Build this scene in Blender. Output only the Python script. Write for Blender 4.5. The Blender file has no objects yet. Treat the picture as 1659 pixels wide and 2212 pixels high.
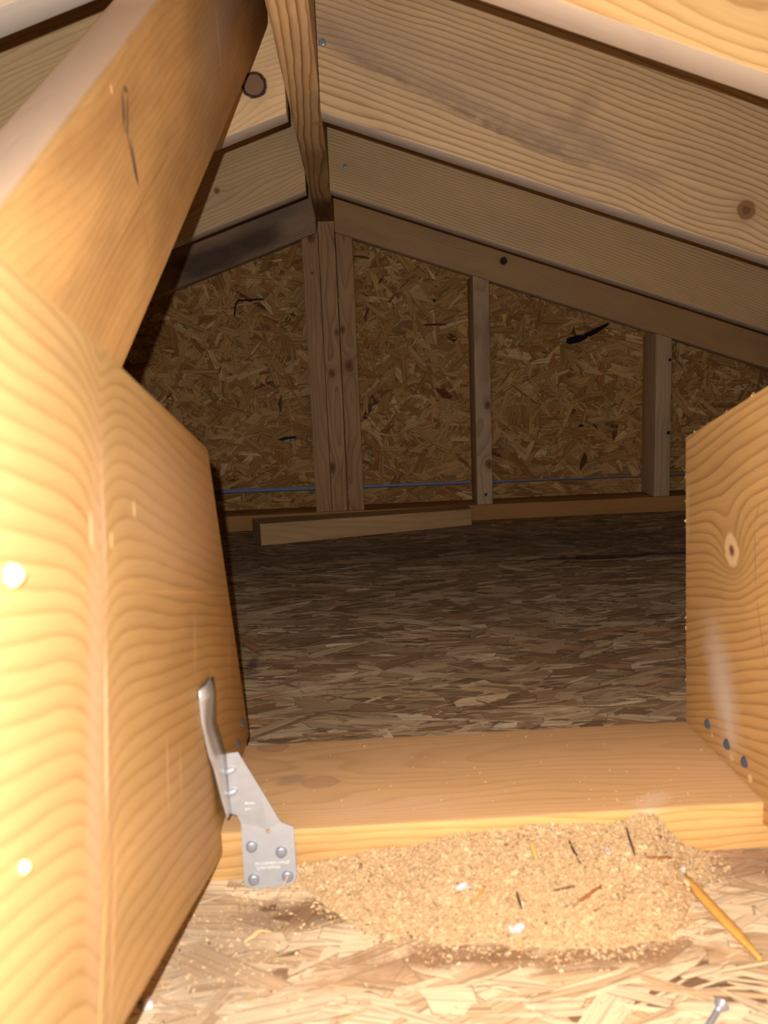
import bpy, bmesh, math, random
import numpy as np
from mathutils import Matrix, Vector

C = bpy.context.scene
COL = C.collection
random.seed(7)
RNG = np.random.default_rng(11)

# ------------------------------------------------------------------ camera, light, exposure
F_PX = 1754.71
cd = bpy.data.cameras.new('camera')
cam = bpy.data.objects.new('camera', cd)
COL.objects.link(cam)
cd.sensor_fit = 'VERTICAL'
cd.sensor_height = 36.0
cd.lens = F_PX / 2212.0 * 36.0
cd.clip_start = 0.005
R_ = Vector((0.99843311, -0.03878838, -0.0403335))
U_ = Vector((0.04620574, 0.16488338, 0.98523018))
F_ = Vector((0.03156516, 0.98555007, -0.16641727))
CAM_POS = Vector((0.0, 0.0, 0.35256))
m = Matrix((R_, U_, -F_)).transposed().to_4x4()
m.translation = CAM_POS
cam.matrix_world = m
cd.dof.use_dof = True
cd.dof.focus_distance = 1.45
cd.dof.aperture_fstop = cd.lens / 2.7          # 2.7 mm pupil of a phone lens
C.camera = cam

w = bpy.data.worlds.new('world')
C.world = w
w.use_nodes = True
w.node_tree.nodes['Background'].inputs[0].default_value = (0.9, 0.85, 0.8, 1)
w.node_tree.nodes['Background'].inputs[1].default_value = 0.002

# the phone's flash: the only lamp of the place, up and to the left of the lens
ld = bpy.data.lights.new('phone_flash', 'POINT')
ld.energy = 24.0
ld.color = (1.0, 0.97, 0.94)
ld.shadow_soft_size = 0.0022
lamp = bpy.data.objects.new('phone_flash', ld)
lamp.location = CAM_POS - R_ * 0.012 + U_ * 0.022 - F_ * 0.004
COL.objects.link(lamp)

vs = C.view_settings
vs.view_transform = 'Standard'
vs.look = 'None'
vs.exposure = 0.0
vs.gamma = 1.0
vs.use_curve_mapping = False


# ------------------------------------------------------------------ tags
def tag(o, label=None, cat=None, group=None, kind=None):
    if label: o['label'] = label
    if cat: o['category'] = cat
    if group: o['group'] = group
    if kind: o['kind'] = kind
    return o


def link(name, mesh, mat=None, parent=None):
    o = bpy.data.objects.new(name, mesh)
    COL.objects.link(o)
    if mat:
        mesh.materials.append(mat)
    if parent:
        o.parent = parent
        o.matrix_parent_inverse = parent.matrix_world.inverted()
    return o


def empty(name, loc):
    o = bpy.data.objects.new(name, None)
    o.location = loc
    o.empty_display_size = 0.02
    COL.objects.link(o)
    o.matrix_world = Matrix.Translation(loc)
    return o


# ------------------------------------------------------------------ node helpers
class NT:
    def __init__(self, name):
        self.mat = bpy.data.materials.new(name)
        self.mat.use_nodes = True
        self.t = self.mat.node_tree
        self.t.nodes.clear()

    def n(self, typ, **kw):
        nd = self.t.nodes.new(typ)
        for k, v in kw.items():
            setattr(nd, k, v)
        return nd

    def put(self, sock, v):
        if isinstance(v, bpy.types.NodeSocket):
            self.t.links.new(v, sock)
        else:
            sock.default_value = v

    def m(self, op, a, b=0.0, c=None, clamp=False):
        nd = self.n('ShaderNodeMath', operation=op, use_clamp=clamp)
        self.put(nd.inputs[0], a)
        self.put(nd.inputs[1], b)
        if c is not None:
            self.put(nd.inputs[2], c)
        return nd.outputs[0]

    def xyz(self, x, y, z):
        nd = self.n('ShaderNodeCombineXYZ')
        for i, v in enumerate((x, y, z)):
            self.put(nd.inputs[i], v)
        return nd.outputs[0]

    def noise(self, vec, scale=1.0, detail=3.0, rough=0.55, out=0):
        nd = self.n('ShaderNodeTexNoise')
        self.put(nd.inputs['Vector'], vec)
        nd.inputs['Scale'].default_value = scale
        nd.inputs['Detail'].default_value = detail
        nd.inputs['Roughness'].default_value = rough
        return nd.outputs[out]

    def smooth(self, v, a, b, lo=0.0, hi=1.0):
        nd = self.n('ShaderNodeMapRange', interpolation_type='SMOOTHSTEP')
        self.put(nd.inputs[0], v)
        for i, q in enumerate((a, b, lo, hi)):
            nd.inputs[i + 1].default_value = q
        return nd.outputs[0]

    def mix(self, fac, a, b, mode='MIX'):
        nd = self.n('ShaderNodeMix', data_type='RGBA', blend_type=mode)
        self.put(nd.inputs[0], fac)
        for s, v in ((nd.inputs[6], a), (nd.inputs[7], b)):
            if not isinstance(v, bpy.types.NodeSocket):
                v = tuple(v) + (1.0,) if len(v) == 3 else v
            self.put(s, v)
        return nd.outputs[2]

    def ramp(self, fac, stops):
        nd = self.n('ShaderNodeValToRGB')
        cr = nd.color_ramp
        while len(cr.elements) < len(stops):
            cr.elements.new(0.5)
        for e, (p, c) in zip(cr.elements, stops):
            e.position = p
            e.color = (c, c, c, 1)
        self.put(nd.inputs[0], fac)
        return nd.outputs[0]

    def finish(self, color, rough=0.6, bump=None, bstr=0.3, bdist=0.001, metallic=0.0, spec=0.4):
        p = self.n('ShaderNodeBsdfPrincipled')
        self.put(p.inputs['Base Color'], color if isinstance(color, bpy.types.NodeSocket) else tuple(color) + (1,))
        self.put(p.inputs['Roughness'], rough)
        self.put(p.inputs['Metallic'], metallic)
        p.inputs['Specular IOR Level'].default_value = spec
        if bump is not None:
            b = self.n('ShaderNodeBump')
            b.inputs['Strength'].default_value = bstr
            b.inputs['Distance'].default_value = bdist
            self.put(b.inputs['Height'], bump)
            self.t.links.new(b.outputs[0], p.inputs['Normal'])
        o = self.n('ShaderNodeOutputMaterial')
        self.t.links.new(p.outputs[0], o.inputs[0])
        return self.mat


def wood(name, light, dark, freq=170.0, pith=(0.06, 0.02), tilt=(0.02, 0.01), contrast=0.8, warp=0.012,
         knots=(), marks=(), blotch=0.25, rough=0.62, seed=0.0, fine=0.16, sharp=True, spec=0.22, skin=None, edge=(), fold=None):
    """Solid wood: growth rings round a pith line along local x; knots run along local y;
    marks = stains and scuffs with a shape of their own on the (x, z) face."""
    k = NT(name)
    tc = k.n('ShaderNodeTexCoord')
    sp = k.n('ShaderNodeSeparateXYZ')
    k.t.links.new(tc.outputs['Object'], sp.inputs[0])
    x, y, z = sp.outputs
    xs = k.m('ADD', x, seed * 3.17)
    nv = k.noise(k.xyz(k.m('MULTIPLY', xs, 2.6), k.m('MULTIPLY', y, 9.0), k.m('MULTIPLY', z, 9.0)), 1.0, 2.0, 0.5, 1)
    ns = k.n('ShaderNodeSeparateColor')
    k.t.links.new(nv, ns.inputs[0])
    wy = k.m('MULTIPLY', k.m('SUBTRACT', ns.outputs[0], 0.5), warp * 4)
    wz = k.m('MULTIPLY', k.m('SUBTRACT', ns.outputs[1], 0.5), warp * 4)
    yy = k.m('ADD', k.m('MULTIPLY_ADD', x, tilt[0], y), k.m('ADD', wy, -pith[0]))
    zz = k.m('ADD', k.m('MULTIPLY_ADD', x, tilt[1], z), k.m('ADD', wz, -pith[1]))
    r = k.m('SQRT', k.m('ADD', k.m('MULTIPLY', yy, yy), k.m('MULTIPLY', zz, zz)))
    kd = []
    for (kx, kz, kr, amp, el, ktone) in knots:
        dx = k.m('MULTIPLY', k.m('SUBTRACT', x, kx), 1.0 / el)
        dz = k.m('SUBTRACT', z, kz)
        d = k.m('SQRT', k.m('ADD', k.m('MULTIPLY', dx, dx), k.m('MULTIPLY', dz, dz)))
        kd.append((d, kr, ktone))
        g = k.m('EXPONENT', k.m('MULTIPLY', k.m('POWER', k.m('MULTIPLY', d, 1.0 / (kr * 2.2)), 1.5), -1.0))
        r = k.m('ADD', r, k.m('MULTIPLY', g, amp))
    if fold:                                                    # grain dips along a line across the face
        fx, fz, fa, fw, famp = fold
        u = k.m('DIVIDE', k.m('ADD', k.m('MULTIPLY', k.m('SUBTRACT', x, fx), -math.sin(fa)), k.m('MULTIPLY', k.m('SUBTRACT', z, fz), math.cos(fa))), fw)
        r = k.m('ADD', r, k.m('MULTIPLY', k.m('EXPONENT', k.m('MULTIPLY', k.m('POWER', k.m('ABSOLUTE', u), 1.4), -1.0)), famp))
    wob = k.noise(k.xyz(k.m('MULTIPLY', xs, 14.0), k.m('MULTIPLY', y, 60.0), k.m('MULTIPLY', z, 60.0)), 1.0, 3.0, 0.6)
    ph = k.m('ADD', k.m('MULTIPLY', r, freq), k.m('MULTIPLY', wob, 0.55))
    fr = k.m('FRACT', ph)
    if sharp:
        ring = k.ramp(fr, [(0.0, 0.10), (0.12, 0.0), (0.5, 0.12), (0.78, 0.55), (0.9, 1.0), (0.97, 0.75), (1.0, 0.10)])
    else:
        ring = k.ramp(fr, [(0.0, 0.25), (0.25, 0.0), (0.75, 0.8), (0.9, 1.0), (1.0, 0.25)])
    lowvar = k.noise(k.m('MULTIPLY', r, 60.0), 1.0, 2.0, 0.5)
    fac = k.m('MULTIPLY', ring, k.m('MULTIPLY_ADD', lowvar, 0.9, contrast - 0.45), clamp=True)
    col = k.mix(fac, light, dark)
    fib = k.noise(k.xyz(k.m('MULTIPLY', xs, 22.0), k.m('MULTIPLY', y, 900.0), k.m('MULTIPLY', z, 900.0)), 1.0, 3.0, 0.65)
    bl = k.noise(k.xyz(k.m('MULTIPLY', xs, 5.0), k.m('MULTIPLY', y, 18.0), k.m('MULTIPLY', z, 18.0)), 1.0, 4.0, 0.6)
    v = k.m('ADD', k.m('MULTIPLY_ADD', k.m('SUBTRACT', fib, 0.5), fine * 2.4, 1.0),
            k.m('MULTIPLY', k.m('SUBTRACT', bl, 0.5), blotch * 2.2))
    col = k.mix(1.0, col, k.xyz(v, v, v), 'MULTIPLY')
    for d, kr, kt in kd:
        wn = k.m('ADD', d, k.m('MULTIPLY', k.m('SUBTRACT', wob, 0.5), kr * 0.9))
        halo = k.smooth(wn, kr * 0.9, kr * 2.4, 0.55, 0.0)
        col = k.mix(halo, col, tuple(0.55 * a + 0.45 * b for a, b in zip(dark, light)))
        if kt == 'pale':
            core = k.smooth(wn, kr * 0.85, kr * 1.15, 1.0, 0.0)
            col = k.mix(core, col, (0.80, 0.55, 0.30))
            col = k.mix(k.smooth(wn, kr * 0.08, kr * 0.55, 0.95, 0.0), col, (0.16, 0.05, 0.02))
        elif kt == 'loose':
            col = k.mix(k.smooth(wn, kr * 0.98, kr * 1.2, 1.0, 0.0), col, (0.03, 0.012, 0.006))
            col = k.mix(k.smooth(wn, kr * 0.72, kr * 0.85, 1.0, 0.0), col, (0.19, 0.10, 0.052))
        elif kt == 'tight':
            col = k.mix(k.smooth(wn, kr * 0.8, kr * 1.15, 0.85, 0.0), col, (0.20, 0.085, 0.03))
            col = k.mix(k.smooth(wn, kr * 0.3, kr * 0.5, 0.5, 0.0), col, (0.07, 0.025, 0.01))
        elif kt == 'soft':
            col = k.mix(k.smooth(wn, kr * 0.75, kr * 1.05, 0.5, 0.0), col, (0.30, 0.135, 0.055))
            col = k.mix(k.smooth(k.m('ABSOLUTE', k.m('SUBTRACT', wn, kr)), 0.0, kr * .22, 0.6, 0.0), col, (0.22, 0.09, 0.035))
        elif kt == 'hole':
            col = k.mix(k.smooth(wn, kr * 0.7, kr * 1.1, 1.0, 0.0), col, (0.012, 0.006, 0.004))
    if marks:
        mn = k.noise(k.xyz(k.m('MULTIPLY', xs, 26.0), k.m('MULTIPLY', y, 70.0), k.m('MULTIPLY', z, 70.0)), 1.0, 5.0, 0.7)
        mn = k.m('SUBTRACT', mn, 0.5)
    for (cx, cz, a, b, ang, mc, st, soft, jit) in marks:
        c_, s_ = math.cos(ang), math.sin(ang)
        dx = k.m('SUBTRACT', x, cx)
        dz = k.m('SUBTRACT', z, cz)
        u = k.m('DIVIDE', k.m('MULTIPLY_ADD', dx, c_, k.m('MULTIPLY', dz, s_)), a)
        q = k.m('DIVIDE', k.m('MULTIPLY_ADD', dz, c_, k.m('MULTIPLY', dx, -s_)), b)
        d = k.m('POWER', k.m('ADD', k.m('POWER', k.m('ABSOLUTE', u), 3.0), k.m('POWER', k.m('ABSOLUTE', q), 3.0)), 0.3333)
        d = k.m('ADD', d, k.m('MULTIPLY', mn, jit))
        col = k.mix(k.smooth(d, 1.0 - soft, 1.0 + soft * 0.3, st, 0.0), col, mc)
    if skin:                                                    # dust or weathering on the broad face at local y = 0
        col = k.mix(k.m('MULTIPLY', k.smooth(y, 0.0008, 0.0022, skin[1], 0.0), k.m('MULTIPLY_ADD', bl, 0.8, 0.6)), col, skin[0])
    for (zc, sg, ec, es) in edge:                               # narrow edge tint: grazing sheen painted into the edge colour
        q = k.m('MULTIPLY', k.m('SUBTRACT', z, zc), sg)
        col = k.mix(k.m('MULTIPLY', k.smooth(q, -0.0012, 0.0002, 0.0, es), k.m('MULTIPLY_ADD', fib, 0.6, 0.7)), col, ec)
    hgt = k.m('SUBTRACT', k.m('MULTIPLY', fib, 0.5), k.m('MULTIPLY', ring, 0.35))
    return k.finish(col, rough, hgt, 0.35, 0.0006, spec=spec)


def plain(name, color, rough=0.6, metallic=0.0, vary=0.15, scale=120.0, bstr=0.2, spec=0.4):
    k = NT(name)
    tc = k.n('ShaderNodeTexCoord')
    nz = k.noise(tc.outputs['Object'], scale, 4.0, 0.6)
    v = k.m('MULTIPLY_ADD', k.m('SUBTRACT', nz, 0.5), vary * 2, 1.0)
    col = k.mix(1.0, color, k.xyz(v, v, v), 'MULTIPLY')
    return k.finish(col, rough, nz, bstr, 0.0005, metallic, spec)


def flake_material(name, grain_dark=0.62, rough=0.55, spec=0.45, stains=()):
    """Coloured by each strand's own wood tone; grain runs along the strand (UV u)."""
    k = NT(name)
    at = k.n('ShaderNodeVertexColor', layer_name='tone')
    uv = k.n('ShaderNodeUVMap', uv_map='UVMap')
    sp = k.n('ShaderNodeSeparateXYZ')
    k.t.links.new(uv.outputs[0], sp.inputs[0])
    g = k.noise(k.xyz(k.m('MULTIPLY', sp.outputs[0], 25.0), k.m('MULTIPLY', sp.outputs[1], 900.0), 0.0), 1.0, 3.0, 0.65)
    g2 = k.noise(k.xyz(k.m('MULTIPLY', sp.outputs[0], 8.0), k.m('MULTIPLY', sp.outputs[1], 420.0), 3.0), 1.0, 2.0, 0.5)
    lines = k.smooth(g2, 0.50, 0.62, 1.0, grain_dark)
    v = k.m('MULTIPLY', lines, k.m('MULTIPLY_ADD', k.m('SUBTRACT', g, 0.5), 0.7, 1.0))
    col = k.mix(1.0, at.outputs[0], k.xyz(v, v, v), 'MULTIPLY')
    if stains:
        ge = k.n('ShaderNodeNewGeometry')
        ps = k.n('ShaderNodeSeparateXYZ')
        k.t.links.new(ge.outputs['Position'], ps.inputs[0])
        nz = k.m('SUBTRACT', k.noise(ge.outputs['Position'], 45.0, 5.0, 0.65), 0.5)
        for (ax, ay, cx, cy, ra, rb, mc, st, soft, jit) in stains:
            dx = k.m('DIVIDE', k.m('SUBTRACT', ps.outputs[ax], cx), ra)
            dy = k.m('DIVIDE', k.m('SUBTRACT', ps.outputs[ay], cy), rb)
            d = k.m('SQRT', k.m('ADD', k.m('MULTIPLY', dx, dx), k.m('MULTIPLY', dy, dy)))
            d = k.m('ADD', d, k.m('MULTIPLY', nz, jit))
            col = k.mix(k.smooth(d, 1.0 - soft, 1.0 + soft * 0.4, st, 0.0), col, mc)
    return k.finish(col, rough, g, 0.4, 0.0005, spec=spec)


# ------------------------------------------------------------------ mesh helpers
def frame(origin, ax, ay):
    ax = Vector(ax).normalized()
    ay = Vector(ay).normalized()
    az = ax.cross(ay)
    M = Matrix((ax, ay, az)).transposed().to_4x4()
    M.translation = Vector(origin)
    return M


def prism_mesh(name, prof, t, bevel=0.0025, segs=2):
    """profile polygon in local (x, z), extruded over y = 0..t, arrises eased"""
    bm = bmesh.new()
    vs_ = [bm.verts.new((p[0], 0.0, p[1])) for p in prof]
    f = bm.faces.new(vs_)
    ret = bmesh.ops.extrude_face_region(bm, geom=[f])
    bmesh.ops.translate(bm, verts=[v for v in ret['geom'] if isinstance(v, bmesh.types.BMVert)], vec=(0, t, 0))
    bmesh.ops.recalc_face_normals(bm, faces=bm.faces)
    if bevel:
        bmesh.ops.bevel(bm, geom=list(bm.edges), offset=bevel, segments=segs, profile=0.6, affect='EDGES')
    me = bpy.data.meshes.new(name)
    bm.to_mesh(me)
    bm.free()
    for p in me.polygons:
        p.use_smooth = True
    try:
        me.set_sharp_from_angle(angle=math.radians(35))
    except Exception:
        pass
    return me


def board(name, M, prof, t, mat, label, cat, group=None, bevel=0.0025):
    o = link(name, prism_mesh(name, prof, t, bevel), mat)
    o.matrix_world = M
    return tag(o, label, cat, group)


def to_local(M, p):
    q = M.inverted() @ Vector(p)
    return q.x, q.z


def soup(name, verts, faces, mat, tones=None, uvs=None, parent=None):
    me = bpy.data.meshes.new(name)
    me.from_pydata(verts, [], faces)
    if tones is not None:
        a = me.color_attributes.new('tone', 'FLOAT_COLOR', 'CORNER')
        cols = np.empty((len(me.loops), 4), 'f')
        cols[:, 3] = 1.0
        tot = np.empty(len(me.polygons), 'i')
        me.polygons.foreach_get('loop_total', tot)
        cols[:, :3] = np.repeat(np.asarray(tones, 'f'), tot, axis=0)
        a.data.foreach_set('color', cols.ravel())
    if uvs is not None:
        l = me.uv_layers.new(name='UVMap')
        l.data.foreach_set('uv', np.asarray(uvs, 'f').ravel())
    me.update()
    return link(name, me, mat, parent)


def strands(u0, u1, v0, v1, count, to3, tones, wts, ang=(0.0, 0.6), lo=(0.03, 0.12), wd=(0.008, 0.03),
            inside=None, lift=0.0012, clampv=None, rim=0.65, near=None):
    """wood strands pressed into an OSB face: returns verts, faces, tones, uvs"""
    V, Fc, T, UV = [], [], [], []
    tones = np.asarray(tones)
    wts = np.asarray(wts, float) / sum(wts)
    for i in range(count):
        cu, cv = RNG.uniform(u0, u1), RNG.uniform(v0, v1)
        if inside and not inside(cu, cv):
            continue
        small = RNG.random() < 0.35
        L = RNG.uniform(*lo) * (0.45 if small else 1.0)
        Wd = RNG.uniform(*wd) * (0.4 if small else 1.0)
        a = RNG.normal(ang[0], ang[1]) + (math.pi if RNG.random() < .5 else 0)
        c_, s_ = math.cos(a), math.sin(a)
        j = lambda q: RNG.uniform(-q, q)
        e = min(0.14 * L, 0.012)
        sk = j(0.012)
        pts = [(-L / 2 + j(e) - sk, -Wd / 2), (0 + j(L * .2), -Wd / 2 + j(Wd * .06)), (L / 2 + j(e) - sk, -Wd / 2 * RNG.uniform(.6, 1)),
               (L / 2 + j(e), -Wd * .12), (L / 2 + j(e) + sk, Wd / 2 * RNG.uniform(.6, 1)), (0 + j(L * .2), Wd / 2 + j(Wd * .06)),
               (-L / 2 + j(e) + sk, Wd / 2 * RNG.uniform(.7, 1)), (-L / 2 + j(e), Wd * .1)]
        h0 = RNG.uniform(0.2, 1.0) * lift
        tu, tv = RNG.normal(0, 0.011), RNG.normal(0, 0.03)
        ou, ov = RNG.uniform(0, 50), RNG.uniform(0, 50)
        if RNG.random() < rim:                                  # resin-dark crevice round the strand
            base = len(V)
            for (p, q) in pts:
                p, q = p + math.copysign(.0006, p), q + math.copysign(.0006, q)
                uu, vv = cu + p * c_ - q * s_, cv + p * s_ + q * c_
                if clampv:
                    vv = clampv(uu, vv, cv)
                V.append(to3(uu, vv, h0 + tu * p + tv * q - .00012))
                UV.append((ou + p, ov + q))
            Fc.append(list(range(base, base + 8)))
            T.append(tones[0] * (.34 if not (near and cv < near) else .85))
        base = len(V)
        for (p, q) in pts:
            uu, vv = cu + p * c_ - q * s_, cv + p * s_ + q * c_
            if clampv:
                vv = clampv(uu, vv, cv)
            V.append(to3(uu, vv, h0 + tu * p + tv * q))
            UV.append((ou + p, ov + q))
        Fc.append(list(range(base, base + 8)))
        tn = tones[RNG.choice(len(tones), p=wts)] * RNG.uniform(0.84, 1.16)
        if near and cv < near:                                  # paler strand tones this side of the plank
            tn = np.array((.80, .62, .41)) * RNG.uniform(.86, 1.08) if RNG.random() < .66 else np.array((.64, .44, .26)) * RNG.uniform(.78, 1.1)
        T.append(tn)
    return V, Fc, T, UV


# ------------------------------------------------------------------ dimensions of the place
D = 1.9016                       # front of the gable studs
RX = -0.0445                     # ridge line
ZR, SL = 0.680, 0.3407           # underside of rafters at the ridge, roof slope
AN = math.atan(SL)
RIDGE_T = 0.040
PY = 0.533                       # front of the plate

# ------------------------------------------------------------------ setting: floor
mat_osb_floor = flake_material('osb_floor', 0.66, 0.62, 0.3, stains=[
    (0, 1, 0.50, 1.47, 0.22, 0.018, (0.035, 0.02, 0.014), 0.8, 0.5, 1.1),
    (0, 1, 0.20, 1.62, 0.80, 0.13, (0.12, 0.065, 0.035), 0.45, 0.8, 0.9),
    (0, 1, -0.142, 0.985, 0.008, 0.035, (0.04, 0.035, 0.04), 0.6, 0.6, 0.5),
    (0, 1, -0.050, 0.494, 0.050, 0.022, (0.17, 0.085, 0.035), 0.8, 0.8, 1.3),
    (0, 1, 0.05, 0.444, 0.070, 0.016, (0.24, 0.115, 0.05), 0.8, 0.7, 1.8),
    (0, 1, 0.14, 0.436, 0.065, 0.014, (0.24, 0.12, 0.055), 0.75, 0.7, 1.8),
    (0, 1, -0.10, 0.452, 0.048, 0.055, (0.36, 0.245, 0.15), 0.75, 0.9, 1.0), (0, 1, -0.02, 0.43, 0.05, 0.02, (0.45, 0.27, 0.14), 0.5, 0.9, 1.6),
    (0, 1, 0.275, 0.515, 0.065, 0.026, (0.27, 0.145, 0.085), 0.75, 0.7, 1.0)])
base_osb = plain('osb_core', (0.22, 0.12, 0.055), 0.8, vary=0.4, scale=60)
FT = [(0.46, 0.310, 0.175), (0.57, 0.405, 0.245), (0.33, 0.205, 0.11), (0.25, 0.145, 0.075), (0.38, 0.20, 0.095), (0.68, 0.52, 0.34)]
FW = [30, 18, 22, 10, 12, 6]
FS = [26, 22, 22, 12, 14, 8]        # fine slivers


def merge(*parts):
    V, Fc, T, UV = [], [], [], []
    for v, f, t, u in parts:
        b = len(V)
        V += v
        Fc += [[i + b for i in q] for q in f]
        T += t
        UV += u
    return V, Fc, T, UV


def slab(corners, depth, n, tone):
    """solid sheet under the strands: top polygon pushed back by depth along -n"""
    top = [Vector(c) for c in corners]
    bot = [c - Vector(n) * depth for c in top]
    k = len(top)
    V = [tuple(v) for v in top + bot]
    Fc = [list(range(k)), list(range(2 * k - 1, k - 1, -1))] + [[i, k + i, k + (i + 1) % k, (i + 1) % k] for i in range(k)]
    UV = []
    for f in Fc:
        UV += [(V[i][0], V[i][1] + V[i][2]) for i in f]
    return V, Fc, [tone] * len(Fc), UV


fl = merge(
    slab([(-2.05, -0.4, -0.001), (2.05, -0.4, -0.001), (2.05, 2.003, -0.001), (-2.05, 2.003, -0.001)], 0.018, (0, 0, 1), (0.22, 0.13, 0.07)),
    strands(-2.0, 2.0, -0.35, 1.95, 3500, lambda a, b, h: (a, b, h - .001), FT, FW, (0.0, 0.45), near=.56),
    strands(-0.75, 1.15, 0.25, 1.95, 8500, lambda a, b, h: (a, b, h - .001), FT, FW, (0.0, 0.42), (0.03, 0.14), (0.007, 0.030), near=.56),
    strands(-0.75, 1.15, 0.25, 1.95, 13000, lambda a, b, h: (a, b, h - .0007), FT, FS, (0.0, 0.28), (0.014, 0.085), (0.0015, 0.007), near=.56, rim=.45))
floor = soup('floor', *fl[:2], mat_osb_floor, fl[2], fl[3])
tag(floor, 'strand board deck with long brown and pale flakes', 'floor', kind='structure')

# ------------------------------------------------------------------ setting: gable wall sheets with the open joint
mat_osb_wall = flake_material('osb_wall', 0.55, 0.75, 0.15)
WT = [(0.45, 0.245, 0.085), (0.52, 0.30, 0.115), (0.37, 0.185, 0.058), (0.29, 0.14, 0.042), (0.36, 0.145, 0.04), (0.60, 0.385, 0.18), (0.12, 0.06, 0.02)]
WW = [32, 20, 24, 11, 4, 5, 1.0]
WY = D + 0.089 + 0.0012
zup = lambda X: 0.0905 - 0.0125 * (X + .343) / 1.043
zlo = lambda X: 0.0805 - 0.0060 * (X + .343) / 1.043
apex = 0.95
roofz = lambda X: apex - SL * abs(X - RX)
w3 = lambda a, b, h: (a, WY - h, b)
up_in = lambda a, b: b > zup(a) and b < roofz(a)
wall = merge(
    slab([(-2.0, WY, zup(-2.0)), (2.0, WY, zup(2.0)), (2.0, WY, max(zup(2.0) + .01, roofz(2.0))), (RX, WY, apex), (-2.0, WY, max(zup(-2.0) + .01, roofz(-2.0)))], 0.0111, (0, -1, 0), (0.27, 0.15, 0.055)),
    slab([(-2.0, WY, -0.001), (2.0, WY, -0.001), (2.0, WY, zlo(2.0)), (-2.0, WY, zlo(-2.0))], 0.0111, (0, -1, 0), (0.27, 0.15, 0.055)),
    strands(-0.75, 1.25, 0.09, 0.80, 8200, w3, WT, WW, (0.0, 0.9), (0.02, 0.11), (0.004, 0.027), inside=up_in, lift=0.001,
            clampv=lambda u, v, c: max(v, zup(u) + .0003)),
    strands(-0.75, 1.25, 0.09, 0.80, 3800, lambda a, b, h: w3(a, b, h + .0002), WT, WW, (0.0, 0.85), (0.008, 0.06), (0.0012, 0.007), inside=up_in, lift=0.0008, rim=.5,
            clampv=lambda u, v, c: max(v, zup(u) + .0003)),
    strands(-0.75, 1.25, 0.0, 0.085, 700, w3, WT, WW, (0.0, 0.5), (0.03, 0.10), (0.006, 0.022), inside=lambda a, b: b < zlo(a), lift=0.001,
            clampv=lambda u, v, c: min(max(v, 0.001), zlo(u) - .0003)))
# black voids and dark flakes that show in the sheet
extra_v, extra_f, extra_t, extra_u = [], [], [], []
for poly, tone in [
    ([(0.521, .412), (0.524, .422), (0.548, .428), (0.577, .4285), (0.572, .420), (0.556, .412), (0.530, .407)], (0.006, 0.005, 0.006)),
    ([(0.563, .430), (0.600, .445), (0.623, .4545), (0.627, .451), (0.612, .441), (0.590, .428), (0.580, .424)], (0.006, 0.005, 0.006)),
    ([(-.2735, .505), (-.2705, .527), (-.262, .5415), (-.2, .5425), (-.2, .5385), (-.26, .537), (-.266, .526), (-.2695, .505)], (0.03, 0.016, 0.01)),
    ([(-.19, .207), (-.17, .214), (-.145, .214), (-.14, .209), (-.16, .2075), (-.175, .2045)], (0.02, 0.02, 0.025)),
    ([(0.20, .318), (0.224, .312), (0.243, .294), (0.236, .287), (0.218, .292), (0.204, .306)], (0.16, 0.05, 0.015)),
    ([(0.548, .207), (0.556, .213), (0.566, .211), (0.560, .206)], (0.02, 0.02, 0.025)),
    ([(0.200, .523), (0.206, .526), (0.209, .522), (0.203, .519)], (0.02, 0.012, 0.01)),
    ([(0.176, .468), (0.21, .469), (0.232, .466), (0.231, .4635), (0.2, .464), (0.178, .4645)], (0.07, 0.03, 0.014))]:
    b = len(extra_v)
    extra_v += [w3(px, pz, 0.0034) for px, pz in poly]
    extra_f.append(list(range(b, b + len(poly))))
    extra_t.append(tone)
    extra_u += poly
wall = merge(wall, (extra_v, extra_f, extra_t, extra_u))
wall_o = tag(soup('wall_back', *wall[:2], mat_osb_wall, wall[2], wall[3]),
             'strand board gable sheathing with an open joint near the bottom', 'wall', kind='structure')
mem = prism_mesh('trim_1', [(-2.0, -0.001), (2.0, -0.001), (2.0, 0.16), (-2.0, 0.16)], 0.002, 0)
mo = link('trim_1', mem, plain('blue_membrane', (0.13, 0.18, 0.38), 0.45, vary=0.2, scale=30))
mo.location = (0, WY + 0.0125, 0)
tag(mo, 'blue weather membrane showing in the joint of the gable sheets', 'membrane', kind='structure')

# ------------------------------------------------------------------ setting: roof deck over the rafters
RD = 0.235
mat_deck = flake_material('osb_roof', 0.66, 0.6, 0.35)
parts = []
for s in (1, -1):
    n = Vector((s * math.sin(AN), 0, math.cos(AN)))
    d = Vector((s * math.cos(AN), 0, -math.sin(AN)))
    o0 = Vector((RX, 0, ZR)) + n * (RD + 0.002) + Vector((0, 0, 0.003))
    def to3(a, b, h, o0=o0, d=d, n=n):
        q = o0 + d * a + Vector((0, b, 0)) - n * h
        return tuple(q)
    a0 = 0.085 + 0.0
    cs = [o0 + d * a + Vector((0, b, 0)) for a, b in ((a0, .42), (2.05, .42), (2.05, 2.003), (a0, 2.003))]
    parts.append(slab([tuple(c) for c in cs], 0.012, -n, (0.30, 0.18, 0.09)))
    parts.append(strands(a0 + .06, 1.95, .5, 1.95, 1500, to3, FT, FW, (math.pi / 2, 0.5), inside=None))
dk = merge(*parts)
tag(soup('ceiling', *dk[:2], mat_deck, dk[2], dk[3]), 'strand board roof deck above the rafters', 'ceiling', kind='structure')

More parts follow.
